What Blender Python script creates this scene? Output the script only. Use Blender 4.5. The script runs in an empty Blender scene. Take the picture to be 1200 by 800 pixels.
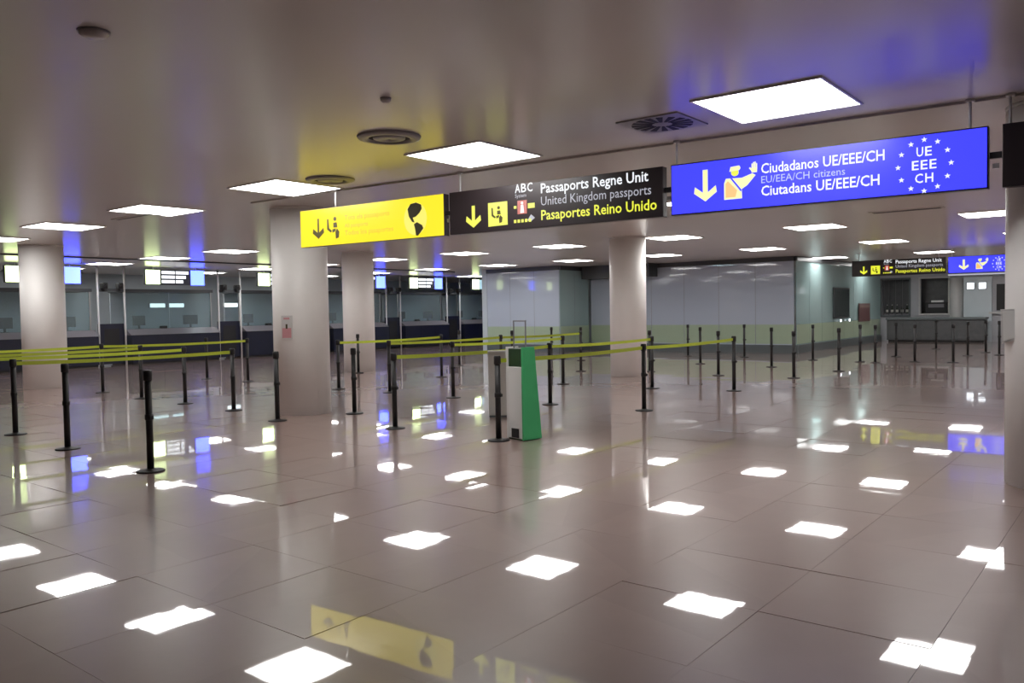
import bpy, math, random
from mathutils import Matrix, Vector
random.seed(7)
R = math.radians
sc = bpy.context.scene
C = bpy.context.collection

# ------------------------------------------------------------------ camera
# world x runs along the sign row, world y runs down the queue lanes
YAW, PITCH, ROLL = R(38.4), .037, -.017
FPX, CAMH, H = 960.6, 1.55, 3.205
XH = Vector((math.cos(YAW), math.sin(YAW), 0)); YH = Vector((-math.sin(YAW), math.cos(YAW), 0)); ZH = Vector((0, 0, 1))
FWD = YH * math.cos(PITCH) - ZH * math.sin(PITCH)
UP0 = YH * math.sin(PITCH) + ZH * math.cos(PITCH)
RIGHT = XH * math.cos(ROLL) + UP0 * math.sin(ROLL)
UP = XH * -math.sin(ROLL) + UP0 * math.cos(ROLL)
cam = bpy.data.objects.new('camera', bpy.data.cameras.new('camera')); C.objects.link(cam)
cam.data.lens = FPX / 1200 * 36; cam.data.sensor_width = 36; cam.data.clip_end = 200
M4 = Matrix((RIGHT, UP, -FWD)).transposed().to_4x4(); M4.translation = (0, 0, CAMH)
cam.matrix_world = M4
sc.camera = cam
w = bpy.data.worlds.new('world'); sc.world = w; w.use_nodes = True
w.node_tree.nodes['Background'].inputs[0].default_value = (.5, .5, .55, 1)
w.node_tree.nodes['Background'].inputs[1].default_value = .02
sc.view_settings.view_transform = 'Standard'; sc.view_settings.look = 'None'
sc.view_settings.exposure = 0.0; sc.view_settings.gamma = 1; sc.view_settings.use_curve_mapping = False
LAMP = 13.5     # radiance of the ceiling light panels

def ray(px, py):
    return FWD + RIGHT * ((px - 600) / FPX) + UP * ((400 - py) / FPX)
def G(px, py, z=0.0):           # point at height z seen at a pixel of the 1200x800 photograph
    r = ray(px, py); t = (z - CAMH) / r.z
    return (r.x * t, r.y * t)

# ------------------------------------------------------------------ materials
MATS = {}
def mat(name, col, rough=.5, metal=0, spec=.5, emit=0, ecol=None, var=0, vscale=6, coat=0, bump=0):
    m = bpy.data.materials.new(name); m.use_nodes = True; MATS[name] = m
    nt = m.node_tree; b = nt.nodes['Principled BSDF']
    b.inputs['Base Color'].default_value = (*col, 1); b.inputs['Roughness'].default_value = rough
    b.inputs['Metallic'].default_value = metal; b.inputs['Specular IOR Level'].default_value = spec
    b.inputs['Coat Weight'].default_value = coat; b.inputs['Coat Roughness'].default_value = .05
    if emit:
        b.inputs['Emission Color'].default_value = (*(ecol or col), 1); b.inputs['Emission Strength'].default_value = emit
    if var or bump:
        tc = nt.nodes.new('ShaderNodeTexCoord'); n = nt.nodes.new('ShaderNodeTexNoise')
        n.inputs['Scale'].default_value = vscale; n.inputs['Detail'].default_value = 4
        nt.links.new(tc.outputs['Object'], n.inputs['Vector'])
        if var:
            mx = nt.nodes.new('ShaderNodeMix'); mx.data_type = 'RGBA'
            mx.inputs[6].default_value = (*[c * (1 - var) for c in col], 1); mx.inputs[7].default_value = (*[min(1, c * (1 + var)) for c in col], 1)
            nt.links.new(n.outputs['Fac'], mx.inputs[0]); nt.links.new(mx.outputs[2], b.inputs['Base Color'])
        if bump:
            bp = nt.nodes.new('ShaderNodeBump'); bp.inputs['Strength'].default_value = bump
            nt.links.new(n.outputs['Fac'], bp.inputs['Height']); nt.links.new(bp.outputs[0], b.inputs['Normal'])
    return m
def tinted(name, tint, body, solid, rough=.04, ior=1.5):
    """tinted or frosted pane: part of the light goes straight through, the rest meets the milky body"""
    m = bpy.data.materials.new(name); m.use_nodes = True; MATS[name] = m
    nt = m.node_tree; b = nt.nodes['Principled BSDF']; o = nt.nodes['Material Output']
    b.inputs['Base Color'].default_value = (*body, 1); b.inputs['Roughness'].default_value = rough
    b.inputs['IOR'].default_value = ior
    t = nt.nodes.new('ShaderNodeBsdfTransparent'); t.inputs[0].default_value = (*tint, 1)
    mx = nt.nodes.new('ShaderNodeMixShader'); mx.inputs[0].default_value = solid
    nt.links.new(t.outputs[0], mx.inputs[1]); nt.links.new(b.outputs[0], mx.inputs[2]); nt.links.new(mx.outputs[0], o.inputs[0])
    return m

def tile_mat():
    m = bpy.data.materials.new('polished_stone'); m.use_nodes = True; MATS['tile'] = m
    nt = m.node_tree; N = nt.nodes.new; b = nt.nodes['Principled BSDF']
    geo = N('ShaderNodeNewGeometry')
    sn = N('ShaderNodeVectorMath'); sn.operation = 'SNAP'; sn.inputs[1].default_value = (TILE, TILE, 50)
    nt.links.new(geo.outputs['Position'], sn.inputs[0])
    wn = N('ShaderNodeTexWhiteNoise'); nt.links.new(sn.outputs[0], wn.inputs['Vector'])
    no = N('ShaderNodeTexNoise'); no.inputs['Scale'].default_value = 3.5; no.inputs['Detail'].default_value = 8; no.inputs['Roughness'].default_value = .65
    nt.links.new(geo.outputs['Position'], no.inputs['Vector'])
    a = N('ShaderNodeMath'); a.operation = 'MULTIPLY_ADD'; a.inputs[1].default_value = .28; a.inputs[2].default_value = .18
    nt.links.new(wn.outputs['Value'], a.inputs[0])
    c = N('ShaderNodeMath'); c.operation = 'MULTIPLY_ADD'; c.inputs[1].default_value = .45
    nt.links.new(no.outputs['Fac'], c.inputs[0]); nt.links.new(a.outputs[0], c.inputs[2])
    r = N('ShaderNodeValToRGB')
    r.color_ramp.elements[0].color = (.285, .20, .182, 1); r.color_ramp.elements[1].color = (.405, .292, .262, 1)
    nt.links.new(c.outputs[0], r.inputs[0]); nt.links.new(r.outputs[0], b.inputs['Base Color'])
    b.inputs['Roughness'].default_value = .31; b.inputs['IOR'].default_value = 1.5
    wv = N('ShaderNodeTexNoise'); wv.inputs['Scale'].default_value = 5; wv.inputs['Detail'].default_value = 1; nt.links.new(geo.outputs['Position'], wv.inputs['Vector'])
    bp = N('ShaderNodeBump'); bp.inputs['Strength'].default_value = 1; bp.inputs['Distance'].default_value = .0002
    nt.links.new(wv.outputs['Fac'], bp.inputs['Height']); nt.links.new(bp.outputs[0], b.inputs['Coat Normal'])
    b.inputs['Coat Weight'].default_value = 1; b.inputs['Coat Roughness'].default_value = .025; b.inputs['Coat IOR'].default_value = 1.5
    return m
TILE = .8
tile_mat()
mat('grout', (.22, .16, .145), .7, var=.1)
mat('ceiling', (.62, .59, .56), .25, spec=.7, var=.03, vscale=.4)
mat('plaster', (.5, .5, .5), .7, var=.06, bump=.05)
mat('grey_wall', (.38, .39, .42), .6, var=.08)
mat('blue_wall', (.5, .57, .61), .5, var=.08, vscale=2)
mat('column', (.86, .84, .815), .45, var=.03, vscale=3)
mat('header', (.06, .065, .07), .35)
mat('black', (.01, .01, .011), .48, var=.3)
mat('black_matte', (.015, .014, .015), .6)
mat('belt', (.46, .56, .035), .55, var=.08, vscale=30)
mat('white', (.8, .8, .78), .4)
mat('offwhite', (.62, .62, .59), .45, var=.05)
mat('green', (.06, .46, .17), .4, var=.1)
mat('dark_green', (.025, .06, .025), .4)
mat('navy', (.007, .009, .026), .35, var=.25, vscale=3)
mat('desk_grey', (.2, .19, .21), .4)
mat('steel', (.6, .6, .6), .35, metal=.8)
mat('pole_white', (.7, .7, .7), .4)
mat('lamp', (.9, .9, .9), .5, emit=LAMP, ecol=(1, .985, .965))
mat('lamp_frame', (.75, .74, .72), .4)
mat('vent', (.3, .29, .28), .45)
mat('vent_dark', (.02, .02, .02), .7)
mat('sign_yellow', (.08, .06, .005), .3, emit=1.3, ecol=(.80, .66, .022))
mat('sign_black', (.02, .014, .016), .35)
mat('sign_blue', (.008, .008, .08), .3, emit=1.5, ecol=(.042, .045, 1))
mat('ink', (.05, .04, .01), .5)
mat('ink_faint', (.08, .08, .08), .5, emit=.72, ecol=(1, .70, .03))
mat('pale_yellow', (.08, .08, .08), .5, emit=1.0, ecol=(.98, .88, .14))
mat('glow_white', (.08, .08, .08), .5, emit=1.0, ecol=(.92, .95, 1))
mat('glow_grey', (.08, .08, .08), .5, emit=.5, ecol=(.85, .86, 1))
mat('glow_sky', (.08, .08, .08), .5, emit=1.0, ecol=(.42, .48, 1))
mat('glow_yellow', (.08, .08, .08), .5, emit=1.0, ecol=(.85, .88, .03))
mat('glow_cream', (.08, .08, .08), .5, emit=1.0, ecol=(.95, .93, .45))
mat('glow_orange', (.08, .08, .08), .5, emit=1.0, ecol=(1, .55, .18))
mat('glow_red', (.08, .08, .08), .5, emit=.6, ecol=(.9, .1, .05))
mat('booth_yellow', (.08, .08, .08), .5, emit=6.5, ecol=(.8, 1, .45))
mat('booth_white', (.08, .08, .08), .5, emit=1.6, ecol=(.9, .95, 1))
mat('booth_blue', (.08, .08, .08), .5, emit=14, ecol=(.034, .057, 1))
mat('booth_cyan', (.08, .08, .08), .5, emit=.9, ecol=(.55, .85, 1))
mat('reflection_glow', (.9, .9, .9), .5, emit=2.2, ecol=(.75, .95, 1))  # glow that imitates reflections in the booth glass
mat('spot', (.9, .9, .9), .5, emit=5, ecol=(.85, .9, 1))
mat('film', (.37, .47, .34), .3, var=.05)
mat('skirting', (.10, .12, .125), .4)
mat('paper', (.62, .61, .6), .5)
mat('pink', (.62, .3, .32), .5)
mat('brown', (.12, .06, .06), .5)
mat('dark_poster', (.03, .045, .045), .25, var=.6, vscale=4)
mat('bar_dark', (.075, .078, .082), .4, var=.3)
mat('bottle', (.03, .04, .03), .1)
mat('bottle_label', (.7, .7, .66), .5)
tinted('glass_partition', (.62, .76, .82), (.56, .635, .75), .84, .05, 1.6)
tinted('glass_clear', (.62, .80, .80), (.50, .66, .66), .66, .05, 1.6)
tinted('glass_booth', (.82, .9, .92), (.42, .5, .52), .22, .05)

# ------------------------------------------------------------------ mesh helpers
class MB:
    def __init__(s): s.v = []; s.f = []
    def add(s, vs, fs):
        n = len(s.v); s.v += [tuple(p) for p in vs]; s.f += [tuple(i + n for i in f) for f in fs]; return s
    def box(s, x0, x1, y0, y1, z0, z1):
        return s.add([(x0, y0, z0), (x1, y0, z0), (x1, y1, z0), (x0, y1, z0), (x0, y0, z1), (x1, y0, z1), (x1, y1, z1), (x0, y1, z1)],
                     [(3, 2, 1, 0), (4, 5, 6, 7), (0, 1, 5, 4), (1, 2, 6, 5), (2, 3, 7, 6), (3, 0, 4, 7)])
    def cyl(s, x, y, z0, z1, r0, r1=None, n=20):
        return s.lathe(x, y, [(r0, z0), (r0 if r1 is None else r1, z1)], n)
    def lathe(s, x, y, prof, n=20):
        vs = []; fs = []
        for r, z in prof:
            vs += [(x + r * math.cos(2 * math.pi * i / n), y + r * math.sin(2 * math.pi * i / n), z) for i in range(n)]
        for k in range(len(prof) - 1):
            for i in range(n):
                j = (i + 1) % n; fs.append((k * n + i, k * n + j, k * n + n + j, k * n + n + i))
        fs.append(tuple(range(n - 1, -1, -1))); fs.append(tuple((len(prof) - 1) * n + i for i in range(n)))
        return s.add(vs, fs)
    def bar(s, a, b, r, n=8):            # round bar between two points
        a = Vector(a); b = Vector(b); d = (b - a).normalized()
        p = d.orthogonal().normalized(); q = d.cross(p)
        vs = [o + p * r * math.cos(2 * math.pi * i / n) + q * r * math.sin(2 * math.pi * i / n) for o in (a, b) for i in range(n)]
        return s.add(vs, [(i, (i + 1) % n, n + (i + 1) % n, n + i) for i in range(n)] + [tuple(range(n - 1, -1, -1)), tuple(range(n, 2 * n))])
    def xz(s, pts, y0, y1):              # outline in x,z, between y0 and y1
        n = len(pts)
        return s.add([(x, y0, z) for x, z in pts] + [(x, y1, z) for x, z in pts],
                     [tuple(range(n)), tuple(range(2 * n - 1, n - 1, -1))] + [(i, n + i, n + (i + 1) % n, (i + 1) % n) for i in range(n)])
    def mesh(s, name, m, smooth=False):
        me = bpy.data.meshes.new(name); me.from_pydata(s.v, [], s.f); me.update()
        if m: me.materials.append(MATS[m])
        if smooth:
            for p in me.polygons: p.use_smooth = len(p.vertices) == 4
        return me
    def build(s, name, m, parent=None, smooth=False):
        o = bpy.data.objects.new(name, s.mesh(name, m, smooth)); C.objects.link(o); o.parent = parent
        return o
def bevel(o, wd=.008, seg=2):
    b = o.modifiers.new('bevel', 'BEVEL'); b.width = wd; b.segments = seg; b.limit_method = 'ANGLE'; return o
def tag(o, label=None, cat=None, group=None, kind=None):
    for k, val in (('label', label), ('category', cat), ('group', group), ('kind', kind)):
        if val: o[k] = val
    return o
def thing(name, label, cat, loc=(0, 0, 0), rz=0, group=None):
    o = bpy.data.objects.new(name, None); C.objects.link(o); o.empty_display_size = .1
    o.location = loc; o.rotation_euler = (0, 0, rz)
    return tag(o, label, cat, group)
def copy_tree(o, parent=None):
    c = o.copy(); C.objects.link(c); c.parent = parent
    for ch in list(o.children): copy_tree(ch, c)
    return c
def struct(o): return tag(o, kind='structure')

# ------------------------------------------------------------------ floor: each tile lies a hair out of level, which breaks up the reflections
U0, U1, V0, V1 = -31.2, 12.0, -6.4, 40.8
floor = struct(MB().box(U0, U1, V0, V1, -.2, -.008).build('floor', 'grout'))
hs = TILE / 2 - .0009
tb = MB().box(-hs, hs, -hs, hs, -.03, 0)
tile_me = tb.mesh('tile', 'tile')
cells = []
nu, nv = round((U1 - U0) / TILE), round((V1 - V0) / TILE)
for i in range(nu):
    for j in range(nv):
        x = U0 + (i + .5) * TILE; y = V0 + (j + .5) * TILE
        d = Vector((x, y, -CAMH)); dep = d.dot(FWD); vis = False
        if dep > .5:
            a = d.dot(RIGHT) / dep * FPX; b = d.dot(UP) / dep * FPX
            vis = abs(a) < 660 and abs(b) < 480
        cells.append((not vis, d.length, x, y, random.gauss(0, .0017), random.gauss(0, .0017)))
cells.sort()
rest = MB()
for k, (nv_, dl, x, y, rx, ry) in enumerate(cells):
    if k < 300 and not nv_:
        o = bpy.data.objects.new('tile', tile_me); C.objects.link(o); o.parent = floor
        o.location = (x, y, 0); o.rotation_euler = (rx, ry, 0)
    else:
        rest.add([(x + a, y + b, z + a * -ry + b * rx) for a, b, z in tb.v], tb.f)
tag(rest.build('tile_field', 'tile', floor), kind='stuff')

# ------------------------------------------------------------------ shell
struct(MB().box(U0, U1, V0, V1, H, H + .25).build('ceiling', 'ceiling'))
struct(MB().box(U0 - .2, U0, V0, V1, -.2, H + .25).build('wall_left', 'blue_wall'))
struct(MB().box(U1, U1 + .2, V0, V1, -.2, H + .25).build('wall_right', 'plaster'))
struct(MB().box(U0, U1, V0 - .2, V0, -.2, H + .25).build('wall_front', 'plaster'))
struct(MB().box(U0, U1, V1, V1 + .2, -.2, H + .25).build('wall_rear', 'grey_wall'))
# lowered strip in the ceiling that carries the hanging signs, and the dark header before the booths
SA = R(3.39); SX, SY = -9.258, 7.085
def sgn(s, off=0): return (SX + s * math.cos(SA) - off * math.sin(SA), SY + s * math.sin(SA) + off * math.cos(SA))
tr = MB().box(-1.2, 14, -.05, .05, H - .02, H).build('trim_1', 'ceiling'); tr.location = (SX, SY + .13, 0); tr.rotation_euler.z = SA; struct(tr)
struct(MB().box(-22.86, -22.74, V0, 25.0, H - .035, H).build('trim_2', 'header'))

# ------------------------------------------------------------------ ceiling lights on their grid
LS = .5
def make_light():
    t = thing('ceiling_light', 'square white light panel set flush in the ceiling grid', 'ceiling light', group='ceiling light panels')
    f = MB()
    for a in (-1, 1):
        f.box(-LS - .02, LS + .02, a * LS - (.02 if a < 0 else 0), a * LS + (0 if a < 0 else .02), -.014, 0)
        f.box(a * LS - (.02 if a < 0 else 0), a * LS + (0 if a < 0 else .02), -LS, LS, -.014, 0)
    f.build('frame', 'lamp_frame', t); MB().box(-LS, LS, -LS, LS, -.009, -.001).build('diffuser', 'lamp', t)
    return t
lproto = None
ROWL = {6.6: 'just before the large hanging signs', 12.07: 'just behind the large hanging signs', 17.45: 'two rows behind the large hanging signs', 22.9: 'over the end of the queue posts', 28.9: 'before the small distant signs', 34.4: 'nearest the far bar'}
rows = {6.6: range(0, 8), 12.07: range(-2, 9), 17.45: range(-2, 9), 22.9: range(-2, 9), 28.9: (-1, 0, 1, 2, 6, 7), 34.4: (-1, 0, 1, 2)}  # panels behind the booths are added to lighten the wall there
for v_, ks in rows.items():
    for k in ks:
        o = make_light() if lproto is None else copy_tree(lproto)
        lproto = lproto or o
        rl = ROWL[v_]; o['label'] = 'square white ceiling light panel in the row ' + rl; o['group'] = 'light panels ' + rl
        o.location = (-2.45 - 3.25 * k, v_ + (.0 if v_ < 15 else -.02 * (k - 2)), H)
for x, y in ((-13.5, 30.2), (-11.5, 34.2)):  # added panels that brighten the column enclosed by the glass
    o = copy_tree(lproto); o.location = (x, y, H); o['label'] = 'unseen light panel added to brighten the column inside the glass-walled room'; o['group'] = 'added light panels inside the glass room'

# vents and small ceiling fittings
def swirl_vent(p, label):
    t = thing('ceiling_vent', label, 'vent', (*p, H))
    MB().box(-.3, .3, -.3, .3, -.012, 0).build('plate', 'vent', t)
    for k in range(16):
        a = 2 * math.pi * k / 16; c, s = math.cos(a), math.sin(a)
        q = [(r * c - w_ * s, r * s + w_ * c) for r, w_ in ((.09, -.012), (.27, -.03), (.27, .03), (.09, .012))]
        m = MB().add([(x, y, -.016) for x, y in q] + [(x, y, -.011) for x, y in q], [(3, 2, 1, 0), (4, 5, 6, 7)] + [(i, (i + 1) % 4, 4 + (i + 1) % 4, 4 + i) for i in range(4)])
        m.build('slot', 'vent_dark', t)
swirl_vent(G(776, 144, H), 'square ceiling vent with radial swirl slots near the blue sign')
def round_vent(p, label):
    t = thing('ceiling_vent', label, 'vent', (*p, H))
    MB().lathe(0, 0, [(.30, 0), (.29, -.02), (.24, -.03), (.2, -.028), (.2, 0)], 32).build('outer_ring', 'vent', t, True)
    MB().lathe(0, 0, [(.155, 0), (.15, -.022), (.1, -.03), (.02, -.03), (.02, 0)], 32).build('inner_cone', 'vent', t, True)
    MB().lathe(0, 0, [(.2, -.002), (.2, -.008), (.15, -.008), (.15, -.002)], 32).build('gap', 'vent_dark', t)
round_vent(G(456, 160, H), 'round ceiling vent in front of the yellow sign')
round_vent(G(387, 210, H), 'round ceiling vent directly above the yellow sign')
def slot_vent(p, label, n=2):
    t = thing('ceiling_vent', label, 'vent', (*p, H))
    MB().box(-.6, .6, -.14, .14, -.01, 0).build('plate', 'ceiling', t)
    for k in range(n): MB().box(-.55, .55, -.07 + k * .1, -.03 + k * .1, -.014, -.009).build('slot', 'vent_dark', t)
slot_vent(G(1062, 246, H), 'long slot vent in the ceiling behind the blue sign')
slot_vent(G(160, 254, H), 'long slot vent in the ceiling before the booths', 1)
for px, py, lb in ((110, 37, 'small round detector on the bare stretch of ceiling'), (452, 115, 'tiny round ceiling sensor near the round vent')):
    t = thing('smoke_detector', lb, 'detector', (*G(px, py, H), H))
    s_ = 1 if px < 200 else .5
    MB().lathe(0, 0, [(.08 * s_, 0), (.08 * s_, -.018), (.05 * s_, -.035), (.02 * s_, -.04)], 24).build('cover', 'ceiling', t, True)
    MB().lathe(0, 0, [(.09 * s_, 0), (.09 * s_, -.006)], 24).build('base_ring', 'vent', t)

# ------------------------------------------------------------------ columns
def column(px, dist, rad, label):
    d = XH * ((px - 600) / FPX * dist) + YH * dist
    t = thing('column', label, 'column', (d.x, d.y, 0))
    MB().cyl(0, 0, 0, H, rad, n=48).build('shaft', 'column', t, True)
    MB().lathe(0, 0, [(rad + .006, H - .03), (rad + .006, H)], 48).build('collar', 'lamp_frame', t, True)
    return t
c1 = column(353.5, 12.95, .43, 'thick white round column with a pink notice below the yellow sign')
c2 = column(52, 18.6, .45, 'white round column standing before the passport booth with the left green pictogram')
c3 = column(421, 22.2, .42, 'white round column behind and beside the column with the pink notice')
c4 = column(736.5, 19.1, .42, 'white round column in the middle of the queue posts before the glass wall')
c5 = column(938, 30.2, .42, 'pale column enclosed behind the corner of the glass partition')
c6 = column(1248, 6.88, .43, 'large white column carrying a white notice box beside the blue sign')
c2['label'] = 'white round column rising behind the green belts, before the booths'

# ------------------------------------------------------------------ lettering
def cap_h(me): 
    zs = [v.co.y for v in me.vertices]; return max(zs) - min(zs)
def text(body, x, z, width, cap, m, parent, y=-.006, bold=.0, center=False):
    cu = bpy.data.curves.new('lettering', 'FONT'); cu.body = body; cu.size = 1; cu.offset = bold; cu.resolution_u = 2; cu.fill_mode = 'FRONT'
    ob = bpy.data.objects.new('lettering', cu); me = bpy.data.meshes.new_from_object(ob); bpy.data.objects.remove(ob)
    xs = [v.co.x for v in me.vertices]; x0, x1 = min(xs), max(xs)
    sx = width / (x1 - x0); sz = cap / .69
    for v in me.vertices:
        v.co = ((v.co.x - x0) * sx + (-width / 2 if center else 0), 0, v.co.y * sz)
    me.materials.clear(); me.materials.append(MATS[m]); me.name = 'lettering'
    o = bpy.data.objects.new('lettering', me); C.objects.link(o); o.parent = parent; o.location = (x, y, z)
    return o
YF = -.002
def flat(name, pts, m, parent, y=-.006, th=.003):
    return MB().xz(pts, y, y + th).build(name, m, parent)
def ell(cx, cz, rx, rz, n=20, a0=0, a1=2 * math.pi):
    return [(cx + rx * math.cos(a0 + (a1 - a0) * i / (n if a1 - a0 > 6.2 else n - 1)), cz + rz * math.sin(a0 + (a1 - a0) * i / (n if a1 - a0 > 6.2 else n - 1))) for i in range(n)]
def arrow(cx, z0, z1, wd, m, parent, st=.035):
    hh = wd * .5; t = st / 2
    pts = [(cx - t, z1), (cx - t, z0 + hh * .75), (cx - wd / 2 + .01, z0 + hh + .03), (cx - wd / 2, z0 + hh * .9 - .02), (cx, z0), (cx + wd / 2, z0 + hh * .9 - .02), (cx + wd / 2 - .01, z0 + hh + .03), (cx + t, z0 + hh * .75), (cx + t, z1)]
    return flat('arrow', pts, m, parent)
def queue_icon(cx, z0, hgt, m, parent, y=-.006):
    # traveller holding a document towards an officer
    s = hgt; b = MB()
    for pts in (ell(cx + .08 * s, z0 + .88 * s, .09 * s, .09 * s, 14),
                [(cx - .02 * s, z0 + .72 * s), (cx + .18 * s, z0 + .72 * s), (cx + .22 * s, z0 + .5 * s), (cx - .02 * s, z0 + .5 * s)],
                [(cx + .2 * s, z0 + .45 * s), (cx + .34 * s, z0 + .3 * s), (cx + .3 * s, z0 + .05 * s), (cx + .12 * s, z0 + .0 * s), (cx + .1 * s, z0 + .3 * s)],
                [(cx - .42 * s, z0 + .9 * s), (cx - .34 * s, z0 + .9 * s), (cx - .3 * s, z0 + .5 * s), (cx - .12 * s, z0 + .36 * s), (cx - .2 * s, z0 + .3 * s), (cx - .42 * s, z0 + .44 * s)],
                [(cx - .1 * s, z0 + .42 * s), (cx + .12 * s, z0 + .46 * s), (cx + .1 * s, z0 + .34 * s), (cx - .08 * s, z0 + .28 * s)]):
        b.xz(pts, y, y + .003)
    return b.build('pictogram', m, parent)
def officer(cx, z0, s, parent):
    hd = flat('pictogram', ell(cx - .02 * s, z0 + .80 * s, .12 * s, .11 * s, 16), 'glow_yellow', parent); hd['label'] = 'head of the officer pictogram'
    flat('pictogram', [(cx - .19 * s, z0 + .84 * s), (cx - .15 * s, z0 + .98 * s), (cx + .12 * s, z0 + 1.0 * s), (cx + .16 * s, z0 + .92 * s), (cx + .12 * s, z0 + .86 * s)], 'glow_cream', parent, -.008)
    flat('pictogram', [(cx - .36 * s, z0), (cx + .2 * s, z0), (cx + .19 * s, z0 + .28 * s), (cx + .36 * s, z0 + .38 * s), (cx + .62 * s, z0 + .66 * s), (cx + .52 * s, z0 + .72 * s),
                       (cx + .2 * s, z0 + .62 * s), (cx - .3 * s, z0 + .64 * s), (cx - .36 * s, z0 + .5 * s)][::1], 'glow_cream', parent)
    flat('pictogram', [(cx - .31 * s, z0 + .06 * s), (cx + .0 * s, z0 + .06 * s), (cx + .05 * s, z0 + .26 * s), (cx - .24 * s, z0 + .56 * s), (cx - .31 * s, z0 + .48 * s)], 'glow_orange', parent, -.008)
    flat('pictogram', [(cx - .16 * s, z0 + .63 * s), (cx - .1 * s, z0 + .63 * s), (cx + .19 * s, z0 + .26 * s), (cx + .17 * s, z0 + .2 * s)], 'sign_blue', parent, -.009)
    b = MB(); hx, hz = cx + .5 * s, z0 + .74 * s
    b.xz([(hx, hz), (hx + .16 * s, hz), (hx + .17 * s, hz + .14 * s), (hx - .01 * s, hz + .14 * s)], -.008, -.005)
    for k in range(4): b.xz([(hx + k * .045 * s, hz + .14 * s), (hx + k * .045 * s + .033 * s, hz + .14 * s), (hx + k * .045 * s + .033 * s, hz + (.27, .31, .32, .27)[k] * s), (hx + k * .045 * s, hz + (.27, .31, .32, .27)[k] * s)], -.008, -.005)
    b.xz([(hx, hz + .04 * s), (hx - .08 * s, hz + .14 * s), (hx - .05 * s, hz + .17 * s), (hx, hz + .12 * s)], -.008, -.005)
    b.build('pictogram', 'glow_cream', parent)
def star(cx, cz, r, m, parent):
    pts = [(cx + (r if k % 2 == 0 else r * .42) * math.cos(math.pi / 2 + k * math.pi / 5), cz + (r if k % 2 == 0 else r * .42) * math.sin(math.pi / 2 + k * math.pi / 5)) for k in range(10)]
    return flat('star', pts, m, parent)

# ------------------------------------------------------------------ hanging signs
SB, SH, ST = 2.468, .5, .1
def sign_body(label, p, ang, wd, face, rods, rim='sign_black', hgt=SH):
    t = thing('hanging_sign', label, 'sign', (p[0], p[1], SB), ang)
    bevel(MB().box(0, wd, .004, ST, 0, hgt).build('housing', 'sign_black', t), .004)
    e = .012 if face == 'sign_blue' else .004
    MB().box(e, wd - e, -.003, .006, e, hgt - e).build('face', face, t)
    for s in rods:
        MB().cyl(s, ST / 2, hgt, H - SB, .011, n=10).build('rod', 'pole_white', t, True)
        MB().cyl(s, ST / 2, H - SB - .02, H - SB, .035, n=12).build('ceiling_rose', 'pole_white', t, True)
    return t
yel = sign_body('yellow lit hanging sign with a black arrow and a globe', sgn(-.03), SA, 2.55, 'sign_yellow', (.65,))
arrow(.36, .10, .37, .22, 'ink', yel, .03); queue_icon(.66, .08, .30, 'ink', yel)
text('Tots els passaports', .87, .315, .80, .06, 'ink_faint', yel)
text('All passports', .87, .215, .42, .05, 'ink_faint', yel)
text('Todos los pasaportes', .87, .115, .86, .06, 'ink_faint', yel)
gl = flat('globe', ell(2.1, .235, .185, .20, 32), 'pale_yellow', yel, -.005, .002)
flat('continent', [(1.98, .36), (2.03, .42), (2.12, .43), (2.2, .40), (2.21, .35), (2.17, .30), (2.11, .26), (2.06, .25), (2.09, .19), (2.05, .20), (2.0, .27)], 'ink', gl, -.009)
flat('continent', [(2.08, .17), (2.13, .19), (2.21, .15), (2.23, .11), (2.18, .06), (2.14, .025), (2.11, .03), (2.10, .10)], 'ink', gl, -.009)

def abc_block(t, x, k=1.0):
    for q, ch in enumerate('ABC'): text(ch, x + q * .083, .405, .07, .095, 'glow_white', t, bold=.012)
    text('System', x, .35, .15, .04, 'glow_grey', t)
    rd = flat('pictogram', [(x + .03, .165), (x + .155, .165), (x + .155, .315), (x + .03, .315)], 'glow_red', t); rd['label'] = 'red square with a small white figure'
    fg = MB().xz(ell(x + .095, .285, .016, .016, 10), -.01, -.007).xz([(x + .07, .175), (x + .12, .175), (x + .11, .265), (x + .08, .265)], -.01, -.007); fg.build('figure', 'glow_white', rd)
    flat('pictogram', [(x + .17, .22), (x + .26, .22), (x + .26, .275), (x + .17, .275)], 'glow_yellow', t)
    flat('pictogram', [(x - .02, .23), (x + .015, .23), (x + .015, .26), (x - .02, .26)], 'glow_yellow', t)
    b = MB()
    for q in range(5): b.xz([(x - .02 + q * .05, .07), (x + .012 + q * .05, .07), (x + .012 + q * .05, .105), (x - .02 + q * .05, .105)], -.008, -.005)
    b.build('pictogram', 'glow_yellow', t)
    flat('pictogram', [(x + .16, .085), (x + .21, .15), (x + .26, .11), (x + .21, .075)], 'glow_grey', t)
def black_sign(label, p, ang, wd, rods, writing=True):
    t = sign_body(label, p, ang, wd, 'sign_black', rods)
    arrow(.36, .06, .315, .22, 'glow_yellow', t, .045)
    sq = flat('pictogram', [(.575, .055), (.845, .06), (.845, .325), (.575, .325)], 'glow_yellow', t); queue_icon(.71, .085, .2, 'ink', sq, -.01)
    if writing:
        abc_block(t, .955)
        text('Passaports Regne Unit', 1.30, .37, 1.29, .105, 'glow_white', t, bold=.014)
        text('United Kingdom passports', 1.30, .235, 1.32, .095, 'glow_grey', t)
        text('Pasaportes Reino Unido', 1.30, .078, 1.38, .105, 'glow_yellow', t, bold=.014)
    return t
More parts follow.
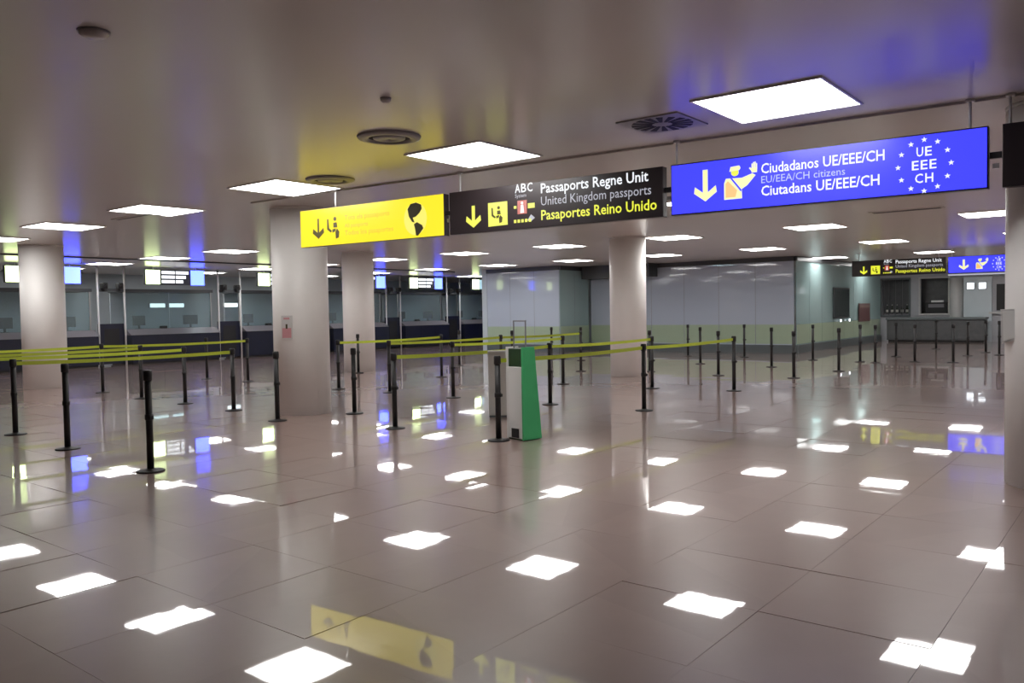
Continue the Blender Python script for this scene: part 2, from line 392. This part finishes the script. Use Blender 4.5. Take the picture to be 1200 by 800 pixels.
def stars_emblem(t, cx, cz, rx, rz, r):
    for k in range(12):
        a = math.pi / 2 + k * math.pi / 6; star(cx + rx * math.cos(a), cz + rz * math.sin(a), r, 'glow_white', t)
    for s, z, wd in (('UE', .325, .13), ('EEE', .215, .20), ('CH', .105, .155)):
        k = wd * rx / .2; n = len(s)
        for q, ch in enumerate(s): text(ch, cx + k * ((q + .5) / n - .5), cz - .235 + z - .012, k / n * .78, .075, 'glow_white', t, bold=.012, center=True)
black_sign('black hanging sign reading Passaports Regne Unit, between the yellow and blue signs', sgn(2.61), SA, 2.745, (.13,))
blu = sign_body('large blue lit hanging sign reading Ciudadanos with circle of stars', sgn(5.44), SA, 2.735, 'sign_blue', (.045, 2.6))
arrow(.36, .11, .413, .23, 'glow_cream', blu, .05); officer(.66, .107, .31, blu)
text('Ciudadanos UE/EEE/CH', .905, .318, 1.06, .09, 'glow_white', blu, bold=.012)
text('EU/EEA/CH citizens', .905, .228, .74, .065, 'glow_sky', blu)
text('Ciutadans UE/EEE/CH', .905, .112, 1.02, .09, 'glow_white', blu, bold=.012)
stars_emblem(blu, 2.27, .237, .20, .212, .024)
black_sign('black hanging sign cut by the picture edge, next to the large blue sign', sgn(8.27), SA, 2.6, (.05, 2.5), False)
for s in (2.52, 5.36, 8.18):
    t = thing('sign_bracket', 'short dark bracket joining two hanging signs end to end', 'bracket', (*sgn(s), SB + .18), SA, 'brackets between the hanging signs')
    MB().box(0, .085 if s > 3 else .085, .03, .07, .06, .11).build('bar', 'black', t); MB().box(.02, .065, .035, .065, -.02, .02).build('clip', 'steel', t)
d = XH * 11.0 + YH * 26.5
far_a = R(3.4)
fb = black_sign('small distant black sign reading Passaports Regne Unit, beside the small distant blue sign', (d.x, d.y), far_a, 2.70, (.2, 2.5))
d2 = (d.x + 2.76 * math.cos(far_a), d.y + 2.76 * math.sin(far_a))
fbl = sign_body('small distant blue sign with arrow, officer and stars', d2, far_a, 1.6, 'sign_blue', (.1, 1.5))
arrow(.42, .09, .40, .26, 'glow_cream', fbl, .06); officer(.85, .1, .31, fbl); stars_emblem(fbl, 1.33, .24, .16, .19, .022)
MB().box(.0, 1.6, .01, .09, -.07, -.03).build('light_strip', 'glow_grey', fbl)

# ------------------------------------------------------------------ queue posts with belts
PH = 1.02
def make_post():
    t = thing('queue_post', '', 'queue post')
    MB().lathe(0, 0, [(.135, 0), (.135, .01), (.12, .016), (.05, .022), (.042, .03)], 28).build('base', 'black', t, True)
    MB().cyl(0, 0, .02, .92, .034, n=20).build('pole', 'black', t, True)
    MB().lathe(0, 0, [(.034, .915), (.043, .92), (.043, 1.005), (.036, PH), (.01, PH)], 20).build('belt_head', 'black', t, True)
    MB().lathe(0, 0, [(.036, .52), (.041, .525), (.041, .575), (.036, .58)], 20).build('collar', 'black', t, True)
    MB().box(.034, .06, -.016, .016, .53, .565).build('belt_clip', 'black', t)
    return t
pproto = None
BASE = 'black belt post standing in the queue lanes'
def post(x, y, to=None, label=None, rz=None):
    global pproto
    if pproto is None: pproto = make_post(); o = pproto
    else:
        o = pproto.copy(); C.objects.link(o)
        for ch in proto_parts:
            c = ch.copy(); C.objects.link(c); c.parent = o
    if not globals().get('proto_parts'): globals()['proto_parts'] = list(o.children)
    o.location = (x, y, 0); o.rotation_euler.z = 0
    if label: o['label'] = label; o.pop('group', None)
    else: o['label'] = BASE; o['group'] = 'queue posts in the lanes'
    if to:
        dx, dy = to[0] - x, to[1] - y; L = math.hypot(dx, dy); nx, ny = -dy / L * .0015, dx / L * .0015
        a0 = .04 / L; n = 10; vs = []; fs = []
        for k in range(n + 1):
            f = a0 + (1 - 2 * a0) * k / n; sag = -.02 * 4 * f * (1 - f)
            for sx_ in (-1, 1):
                for z in (.935, .985): vs.append((dx * f + nx * sx_, dy * f + ny * sx_, z + sag))
        for k in range(n):
            b = 4 * k
            fs += [(b, b + 4, b + 5, b + 1), (b + 3, b + 7, b + 6, b + 2), (b + 1, b + 5, b + 7, b + 3), (b + 2, b + 6, b + 4, b)]
        MB().add(vs, fs).build('belt', 'belt', o)['label'] = 'yellow-green belt stretched from this post'
    return o
lanes = [   # each lane line: posts in order; 1 = belt on to the next post
    [(-6.23, 7.57, 1), (-6.17, 11.0, 1), (-6.2, 14.43, 0), (-6.21, 17.61, 0), (-5.95, 19.9, 0), (-6.0, 23.23, 0), (*G(1050, 418), 0)],
    [(-7.97, 4.16, 0), (-8.06, 7.61, 1), (-7.88, 10.93, 1), (-7.76, 14.16, 0), (-7.91, 17.54, 0), (-7.84, 20.61, 0), (-7.8, 23.68, 0)],
    [(-10.19, 4.31, 0), (-10.15, 7.24, 0), (-9.82, 8.42, 0), (-10.04, 10.93, 1), (-9.83, 14.11, 0), (-9.87, 17.9, 0), (-10.0, 21.0, 0), (-10.1, 24.3, 0)],
    [(-12.11, 4.46, 1), (-11.89, 7.64, 0), (-11.79, 11.01, 1), (-11.74, 14.4, 1), (-11.48, 17.27, 0), (-11.9, 21.0, 0), (-12.0, 24.3, 0)],
    [(-13.95, 4.4, 1), (-13.61, 7.78, 0), (-13.3, 11.0, 1), (-13.5, 14.3, 0), (-13.95, 17.6, 0), (-13.95, 21.0, 0)],
    [(-15.5, 4.4, 1), (-15.25, 7.83, 0), (-15.2, 11.1, 0), (-15.9, 17.6, 0), (-15.2, 21.2, 0)],
    [(-17.3, 4.4, 1), (-17.24, 8.03, 1), (-16.82, 11.21, 0), (-16.45, 14.27, 0)],
    [(-18.48, 11.16, 0)],
    [(*G(1072, 424), 0), (*G(1097, 409), 0), (*G(1117, 425), 0), (*G(1134, 417), 0), (*G(1155, 413), 0), (*G(1008, 424), 0), (*G(1171, 416), 0)],
]
ordinal = ['first', 'second', 'third', 'fourth', 'fifth', 'sixth', 'seventh', 'eighth']
special = {(-6.23, 7.57): 'black belt post standing directly beside the green and white kiosk',
           (-10.15, 7.24): 'black belt post just in front of the column with the pink notice',
           (-9.82, 8.42): 'black belt post just behind the column with the pink notice',
           (-7.97, 4.16): 'black belt post without belt, standing apart nearest the open floor',
           (-18.48, 11.16): 'black belt post without belt, closest to the passport booths'}
for n, ln in enumerate(lanes):
    for k, (x, y, b) in enumerate(ln):
        o = post(x, y, ln[k + 1][:2] if b else None, special.get((x, y)))
        if (x, y) in special: continue
        if n == 8: o['label'] = 'black belt post standing on the open floor before the far bar'; o['group'] = 'queue posts before the bar'
        else: o['label'] = 'black belt post in the %s line of posts counted from the green kiosk' % ordinal[n]; o['group'] = '%s line of queue posts' % ordinal[n]

# ------------------------------------------------------------------ kiosk beside the lanes
kx, ky = G(612, 517)
ks = thing('kiosk', 'green and white hand-gel kiosk with dark top slot standing by the belt posts', 'kiosk', (kx, ky, 0), R(-12))
ks['label'] = 'green and white floor kiosk with an empty frame on top'
# local: front face looks to -x/-y side, green shell tapers to the top
def slab(x0b, x1b, x0t, x1t, y0b, y1b, y0t, y1t, z0, z1):
    return MB().add([(x0b, y0b, z0), (x1b, y0b, z0), (x1b, y1b, z0), (x0b, y1b, z0), (x0t, y0t, z1), (x1t, y0t, z1), (x1t, y1t, z1), (x0t, y1t, z1)],
                    [(3, 2, 1, 0), (4, 5, 6, 7), (0, 1, 5, 4), (1, 2, 6, 5), (2, 3, 7, 6), (3, 0, 4, 7)])
bevel(slab(.0, .03, .0, .03, .0, .29, .0, .19, .01, 1.12).build('side_panel', 'green', ks), .004)
bevel(slab(-.3, -.27, -.3, -.27, .012, .29, .012, .19, .01, 1.12).build('side_panel', 'white', ks), .004)
bevel(slab(-.27, 0, -.27, 0, .012, .28, .012, .20, .02, .88).build('body', 'white', ks), .006)
bevel(slab(-.27, 0, -.27, 0, .03, .20, .03, .18, .88, 1.10).build('head', 'dark_green', ks), .004)
MB().box(-.2, -.07, .002, .014, .03, .14).build('opening', 'black_matte', ks)
MB().box(-.27, 0, .02, .28, .0, .02).build('plinth', 'dark_green', ks)
fr = MB().bar((-.245, .10, 1.09), (-.245, .10, 1.43), .008).bar((-.025, .10, 1.09), (-.025, .10, 1.43), .008).bar((-.253, .10, 1.43), (-.017, .10, 1.43), .008)
fr.build('frame', 'desk_grey', ks)
bx_, by_ = G(585, 489)
cb = thing('cabinet', 'slim white cabinet standing behind the belt post beside the kiosk', 'cabinet', (bx_, by_, 0), YAW)
bevel(MB().box(-.15, .15, 0, .25, .03, .95).build('body', 'offwhite', cb), .008)
MB().box(-.14, .14, .01, .24, 0, .03).build('plinth', 'skirting', cb); MB().box(-.155, .155, -.005, .255, .95, .97).build('top', 'offwhite', cb)

# ------------------------------------------------------------------ notices on columns
def on_column(c, rad, px, z, name, label, cat, size, parts):
    a = math.atan2(-c.location.y, -c.location.x)      # towards the camera
    off = math.asin(max(-1, min(1, px)))
    t = thing(name, label, cat, (c.location.x + rad * math.cos(a + off), c.location.y + rad * math.sin(a + off), z), a + off + math.pi / 2)
    for nm, m, x0, x1, z0, z1, y in parts: MB().box(x0, x1, y, .01 if nm == 'plate' else y + .003, z0, z1).build(nm, m, t)
    return t
on_column(c1, .445, -.48, 1.18, 'notice', 'small pink and white notice fixed to the thick column', 'notice', 0,
          [('plate', 'paper', -.09, .09, 0, .36, -.006), ('print', 'pink', -.075, .075, .02, .17, -.009), ('icon', 'ink', -.015, .015, .16, .23, -.011), ('print', 'pink', -.05, .05, .30, .33, -.009)])
on_column(c2, .425, .2, 1.38, 'call_button', 'tiny dark button on the column before the booths', 'button', 0, [('plate', 'steel', -.04, .04, 0, .08, -.006), ('button', 'black', -.02, .02, .02, .06, -.012)])
a6 = thing('notice_box', 'white wedge-shaped notice holder fixed to the large edge column', 'notice holder', (0, 0, 0), 0)
p6 = ray(1186, 384); t6 = 6.88; a6.location = (p6.x * t6, p6.y * t6, CAMH + p6.z * t6 - .135); a6.rotation_euler.z = math.atan2(p6.y, p6.x) - math.pi / 2
MB().xz([(-.085, .29), (-.075, 0), (.05, .045), (.08, .295)], 0, .16).build('holder', 'paper', a6); MB().xz([(-.07, .275), (-.062, .02), (.04, .06), (.066, .28)], -.004, 0).build('sheet', 'white', a6)

# ------------------------------------------------------------------ glass partitions
def partition(label, p0, p1, n, m, z1=3.05, film=True, head=True):
    dx, dy = p1[0] - p0[0], p1[1] - p0[1]; L = math.hypot(dx, dy)
    t = thing('glass_partition', label, 'partition', (*p0, 0), math.atan2(dy, dx))
    MB().box(0, L, -.04, .08, 0, .27).build('skirting', 'skirting', t)
    MB().box(0, L, -.03, .07, z1, H).build('top_rail', 'header', t)
    wd = L / n; pm = MB().box(.006, wd - .006, .01, .03, .27, z1).mesh('pane', m); fm = MB().box(.012, wd - .012, .004, .0095, .30, .95).mesh('film', 'film')
    for k in range(n):
        o = bpy.data.objects.new('pane', pm); C.objects.link(o); o.parent = t; o.location = (k * wd, 0, 0)
        if film:
            q = bpy.data.objects.new('film', fm); C.objects.link(q); q.parent = o
            if k == 0: q['label'] = 'green film on the lower part of the pane'
        if k: MB().box(k * wd - .006, k * wd + .006, .012, .028, .27, z1).build('joint', 'desk_grey', t)
    return t
partition('pale blue glass partition ending at the passport booths', (-21.05, 25.0), (-17.55, 25.0), 3, 'glass_partition')
partition('greenish glass return joining the two blue glass partitions', (-17.5, 25.0), (-17.5, 26.95), 2, 'glass_clear')
partition('long grey-blue glass partition behind the middle column', (-17.45, 27.0), (-9.5, 27.0), 6, 'glass_partition')
partition('teal glass partition with a dark poster running towards the bar', (-9.42, 27.02), (-9.42, 37.3), 8, 'glass_clear')
struct(MB().box(-17.4, -14.5, 26.3, 26.95, 2.72, H).build('trim_3', 'header'))
struct(MB().box(-21.3, -21.05, 25.0, 40.0, 0, H).build('wall_partition', 'blue_wall'))
t = thing('poster', 'dark framed poster on the teal glass partition', 'poster', (-9.39, 0, 0), 0)
MB().box(0, .02, 30.75, 32.7, 1.08, 2.22).build('frame', 'header', t); MB().box(.02, .026, 30.83, 32.62, 1.15, 2.15).build('print', 'dark_poster', t)
for y in (31.55, 32.65):
    t = thing('spot_lamp', 'small bright spot lamp under the dark poster', 'lamp', (-9.39, y, .98), 0, 'spot lamps under the poster')
    MB().box(0, .03, -.05, .05, -.04, .05).build('housing', 'steel', t); MB().box(.03, .036, -.07, .07, -.03, .05).build('lens', 'spot', t)
t = thing('notice', 'brown-red notice panel on the glass partition near the bar', 'notice', (-9.39, 0, 0))
MB().box(0, .02, 33.95, 35.5, .9, 1.62).build('plate', 'brown', t); MB().box(.02, .024, 34.05, 35.4, 1.45, 1.55).build('heading', 'grout', t)

# ------------------------------------------------------------------ passport booths
BU = -26.5
gates = [(12.32, 13.3), (16.6, 17.62), (20.72, 21.68), (24.78, 25.75), (28.68, 29.72)]
spans = [(9.2, 12.3), (13.32, 16.58), (17.64, 20.7), (21.7, 24.76), (25.77, 28.66), (29.74, 32.7)]
where = ['first dark navy passport booth, half hidden by the column behind the green belts', 'second dark navy passport booth, with two glowing reflection strips behind its glass',
         'third dark navy passport booth, half hidden by the column with the pink notice', 'fourth dark navy passport booth, past the slimmer white column', 'fifth dark navy passport booth, between the two furthest lane gates', 'sixth and furthest dark navy passport booth, next to the pale blue glass partition']
for n, (a, b) in enumerate(spans):
    L = b - a
    t = thing('passport_booth', where[n], 'booth', (BU, a, 0))
    bevel(MB().box(-1.5, 0, .02, L - .02, .06, .97).build('counter', 'navy', t), .01)
    for k in range(3): MB().box(0, .008, .05 + k * (L - .1) / 3 + .01, .05 + (k + 1) * (L - .1) / 3 - .01, .12, .92).build('front_panel', 'navy', t)
    MB().box(-1.45, -.04, .05, L - .05, 0, .06).build('plinth', 'black', t)
    MB().add([(.03, 0, .97), (.03, L, .97), (-.3, L, 1.16), (-.3, 0, 1.16), (-1.5, L, 1.16), (-1.5, 0, 1.16), (-1.5, 0, .97), (-1.5, L, .97)],
             [(0, 1, 2, 3), (3, 2, 4, 5), (5, 4, 7, 6), (0, 3, 5, 6), (1, 7, 4, 2), (0, 6, 7, 1)]).build('desk_top', 'desk_grey', t)
    for k in range(2):
        MB().box(-.52, -.50, .06 + k * (L - .1) / 2, .04 + (k + 1) * (L - .1) / 2, 1.16, 2.4).build('glass_pane', 'glass_booth', t)
    for y in (.03, L - .07): MB().box(-.53, -.47, y, y + .04, 1.16, 2.4).build('upright', 'steel', t)
    MB().box(-1.5, -.42, 0, L, 2.4, 2.5).build('canopy', 'header', t)
    MB().box(-1.5, -1.46, .05, L - .05, 1.16, 2.4).build('rear_panel', 'blue_wall', t)
    for y, s_ in ((.22 * L, 1), (.80 * L, -1)):
        m = thing('monitor', 'black computer monitor on the desk of the %s passport booth' % ordinal[n], 'monitor', (BU - .85, a + y, 1.16), R(15 * s_), 'monitors on the %s booth desk' % ordinal[n])
        bevel(MB().box(-.02, .02, -.25, .25, .12, .45).build('screen', 'black', m), .006)
        MB().box(-.015, .015, -.03, .03, .01, .2).build('stand', 'black', m); MB().box(-.1, .1, -.12, .12, 0, .012).build('foot', 'black', m)
    kb = thing('telephone', 'black desk telephone on the desk of the %s passport booth' % ordinal[n], 'telephone', (BU - .45, a + .42 * L, 1.16), 0, 'telephones on booth desks')
    bevel(MB().box(-.09, .09, -.1, .1, 0, .05).build('body', 'black', kb), .01); bevel(MB().box(-.03, .03, -.13, .13, .05, .09).build('handset', 'black', kb), .01)
    if n in (1, 2):  # glowing strips and their backing stand for light reflected in the glass
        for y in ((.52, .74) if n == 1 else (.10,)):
            tu = thing('glass_reflection', 'white glowing strip standing for a reflection in the booth glass', 'reflection', (BU - 1.44, a + L * y, 1.93), 0, 'imitated reflections in the booth glass')
            MB().box(-.02, .03, -.3, .3, -.05, .12).build('housing', 'white', tu); MB().box(.03, .05, -.27, .27, -.03, .10).build('reflection_glow', 'reflection_glow', tu)
for n, (a, b) in enumerate(gates):
    t = thing('lane_gate', 'dark navy gate panel between the %s and %s passport booths' % (ordinal[n], ordinal[n + 1]), 'gate', (BU, a, 0), 0, 'gates between the booths')
    bevel(MB().box(-.35, -.25, .08, b - a - .08, .05, 1.36).build('leaf', 'navy', t), .008)
    MB().box(-.25, -.24, .25, b - a - .25, .3, 1.2).build('leaf_panel', 'black', t)
    for y in (.06, b - a - .06): MB().bar((-.2, y, 0), (-.2, y, H), .032, 12).build('jamb', 'pole_white', t, True)
    MB().box(-.28, -.18, .09, b - a - .09, 2.40, 2.50).build('cross_bar', 'header', t)
    for y in (.22, b - a - .25):
        cm = thing('camera', 'black camera above the gate between the %s and %s passport booths' % (ordinal[n], ordinal[n + 1]), 'camera', (BU - .12, a + y, 2.4), 0, 'cameras above the %s lane gate' % ordinal[n])
        bevel(MB().box(-.1, .12, -.08, .08, .09, .28).build('housing', 'black', cm), .02); MB().bar((.1, 0, .18), (.16, 0, .16), .05, 12).build('lens', 'black_matte', cm)
        MB().box(-.05, -.0, -.03, .03, .0, .1).build('mount', 'black', cm)
signs = [9.45, 13.6, 17.86, 22.05, 25.6, 29.8]
for n, a in enumerate(signs):
    L = 2.12 if n < 5 else 2.6
    t = thing('booth_sign', ['lit booth sign partly behind the column before the booths', 'lit booth sign with pale lettering between two pictograms', 'lit booth sign mostly behind the column with the pink notice', 'lit booth sign just right of the second slim column',
                             'lit booth sign with bright yellow and white squares above the far booths', 'wide lit pale blue booth sign beside the glass partition'][n], 'sign', (-26.0, a, 2.62))
    bevel(MB().box(-.12, 0, 0, L, 0, .5).build('housing', 'header', t), .006)
    MB().box(0, .008, .02, .50, .02, .48).build('pictogram_panel', 'booth_yellow', t)
    MB().box(0, .008, L - .52, L - .02, .0, .5).build('pictogram_panel', 'booth_blue', t)
    if n < 5:
        ms = ['booth_white'] * 3
        for k in range(3):
            for q, (y0, y1) in enumerate(((.56, 1.02), (1.06, L - .6 - .1 * k))):
                MB().box(0, .006, y0, y1, .36 - k * .15, .46 - k * .15).build('text_line', ms[k], t)
    else:
        MB().box(0, .007, .55, L - .54, .02, .48).build('text_panel', 'booth_cyan', t)
    for y in (.3, L - .3): MB().bar((-.06, y, .5), (-.06, y, H - 2.62), .015).build('rod', 'pole_white', t)

# ------------------------------------------------------------------ bar and shop front at the far end
WB = 38.0
def wseg(b, x0, x1, z0, z1, y0=WB, y1=WB + .15): b.box(x0, x1, y0, y1, z0, z1)
b = MB()
wseg(b, -9.7, U1, 2.62, H); wseg(b, -9.7, -9.55, 0, 2.62); wseg(b, -9.55, -8.45, 0, 1.1); wseg(b, -8.45, -8.0, 0, 2.62); wseg(b, -8.0, -6.95, 0, 1.15); wseg(b, -6.95, U1, 0, 2.62)
struct(b.build('wall_back', 'grey_wall'))
struct(MB().box(-9.6, -6.9, WB + .6, WB + .7, 0, H).build('wall_niche', 'bar_dark'))
def wframe(name, x0, x1, z0, z1, m):
    o = MB(); f = .07
    o.box(x0 - f, x1 + f, WB - .05, WB, z0 - f, z0).box(x0 - f, x1 + f, WB - .05, WB, z1, z1 + f).box(x0 - f, x0, WB - .05, WB, z0, z1).box(x1, x1 + f, WB - .05, WB, z0, z1)
    fo = struct(o.build(name, m)); return fo
w1 = wframe('window_1', -9.55, -8.45, 1.1, 2.62, 'skirting'); w2 = wframe('window_2', -8.0, -6.95, 1.15, 2.62, 'plaster')
for k in range(3): MB().box(-9.55 + .27 * (k + 1), -9.52 + .27 * (k + 1), WB - .02, WB + .02, 1.1, 2.62).build('mullion', 'header', w1)
t = thing('shelf', 'narrow bar shelf holding bottles in the far window', 'shelf', (-9.0, WB + .3, 1.1)); MB().box(-.54, .54, -.14, .28, 0, .06).build('board', 'skirting', t); MB().box(-.54, .54, -.15, -.14, -.02, .06).build('front_lip', 'desk_grey', t)
for k in range(5):
    o = thing('bottle', 'small bottle with a pale label on the far bar shelf', 'bottle', (-9.4 + .2 * k, WB + .32, 1.16), 0, 'bottles on the bar shelf')
    MB().lathe(0, 0, [(.05, 0), (.05, .2), (.02, .28), (.018, .36)], 14).build('glass', 'bottle', o, True); MB().cyl(0, 0, .05, .17, .053, n=14).build('label_band', 'bottle_label', o, True); MB().cyl(0, 0, .36, .39, .02, n=10).build('cap', 'steel', o)
t = thing('machine', 'dark appliance standing in the pale framed far window', 'appliance', (-7.45, WB + .35, 0)); MB().box(-.5, .5, -.15, .2, 0, 1.15).build('stand', 'bar_dark', t)
bevel(MB().box(-.42, .42, -.12, .2, 1.15, 1.62).build('body', 'black', t), .02); MB().box(-.3, .3, -.125, -.12, 1.4, 1.55).build('panel', 'desk_grey', t); MB().box(-.2, .25, -.05, .1, 1.62, 1.7).build('tray', 'steel', t)
t = thing('bar_counter', 'dark bar counter with a grey top before the far windows', 'counter', (-9.0, 36.6, 0))
bevel(MB().box(0, 3.6, 0, .6, .08, .92).build('body', 'bar_dark', t), .01); MB().box(-.03, 3.63, -.06, .66, .92, 1.0).build('top', 'skirting', t); MB().box(.05, 3.55, .05, .55, 0, .08).build('plinth', 'black', t)
for k in range(6): MB().box(.04 + k * .595, .6 + k * .595, -.012, 0, .14, .86).build('front_panel', 'bar_dark', t)
t = thing('wall_panel', 'pale rounded wall panel beside the far windows', 'panel', (-6.6, WB - .12, 0)); MB().cyl(0, 0, 0, 2.6, .26, n=28).build('shaft', 'plaster', t, True); MB().cyl(0, 0, 0, .1, .27, n=28).build('base_band', 'skirting', t, True)
t = thing('shop_display', 'blue-grey display cabinet with a dark screen at the far end', 'cabinet', (-6.3, WB - .5, 0))
MB().box(0, 1.0, 0, .45, 0, 2.6).build('carcass', 'blue_wall', t); MB().box(1.0, 1.9, .1, .45, 0, 2.6).build('side_carcass', 'grey_wall', t)
MB().box(1.15, 1.6, .08, .1, 1.25, 2.3).build('screen', 'black', t); MB().box(.9, 1.9, -.02, .45, 1.12, 1.2).build('ledge', 'plaster', t); MB().box(1.72, 1.78, .0, .06, 0, 2.6).build('upright', 'pole_white', t)
for k in range(2):
    o = thing('small_lit_sign', 'tiny square white lit sign on the far display cabinet', 'sign', (-6.2 + k * .42, WB - .52, 2.1), 0, 'tiny lit signs at the far end')
    MB().box(0, .3, 0, .02, 0, .3).build('housing', 'header', o); MB().box(.02, .28, -.005, 0, .02, .28).build('face', 'booth_white', o)
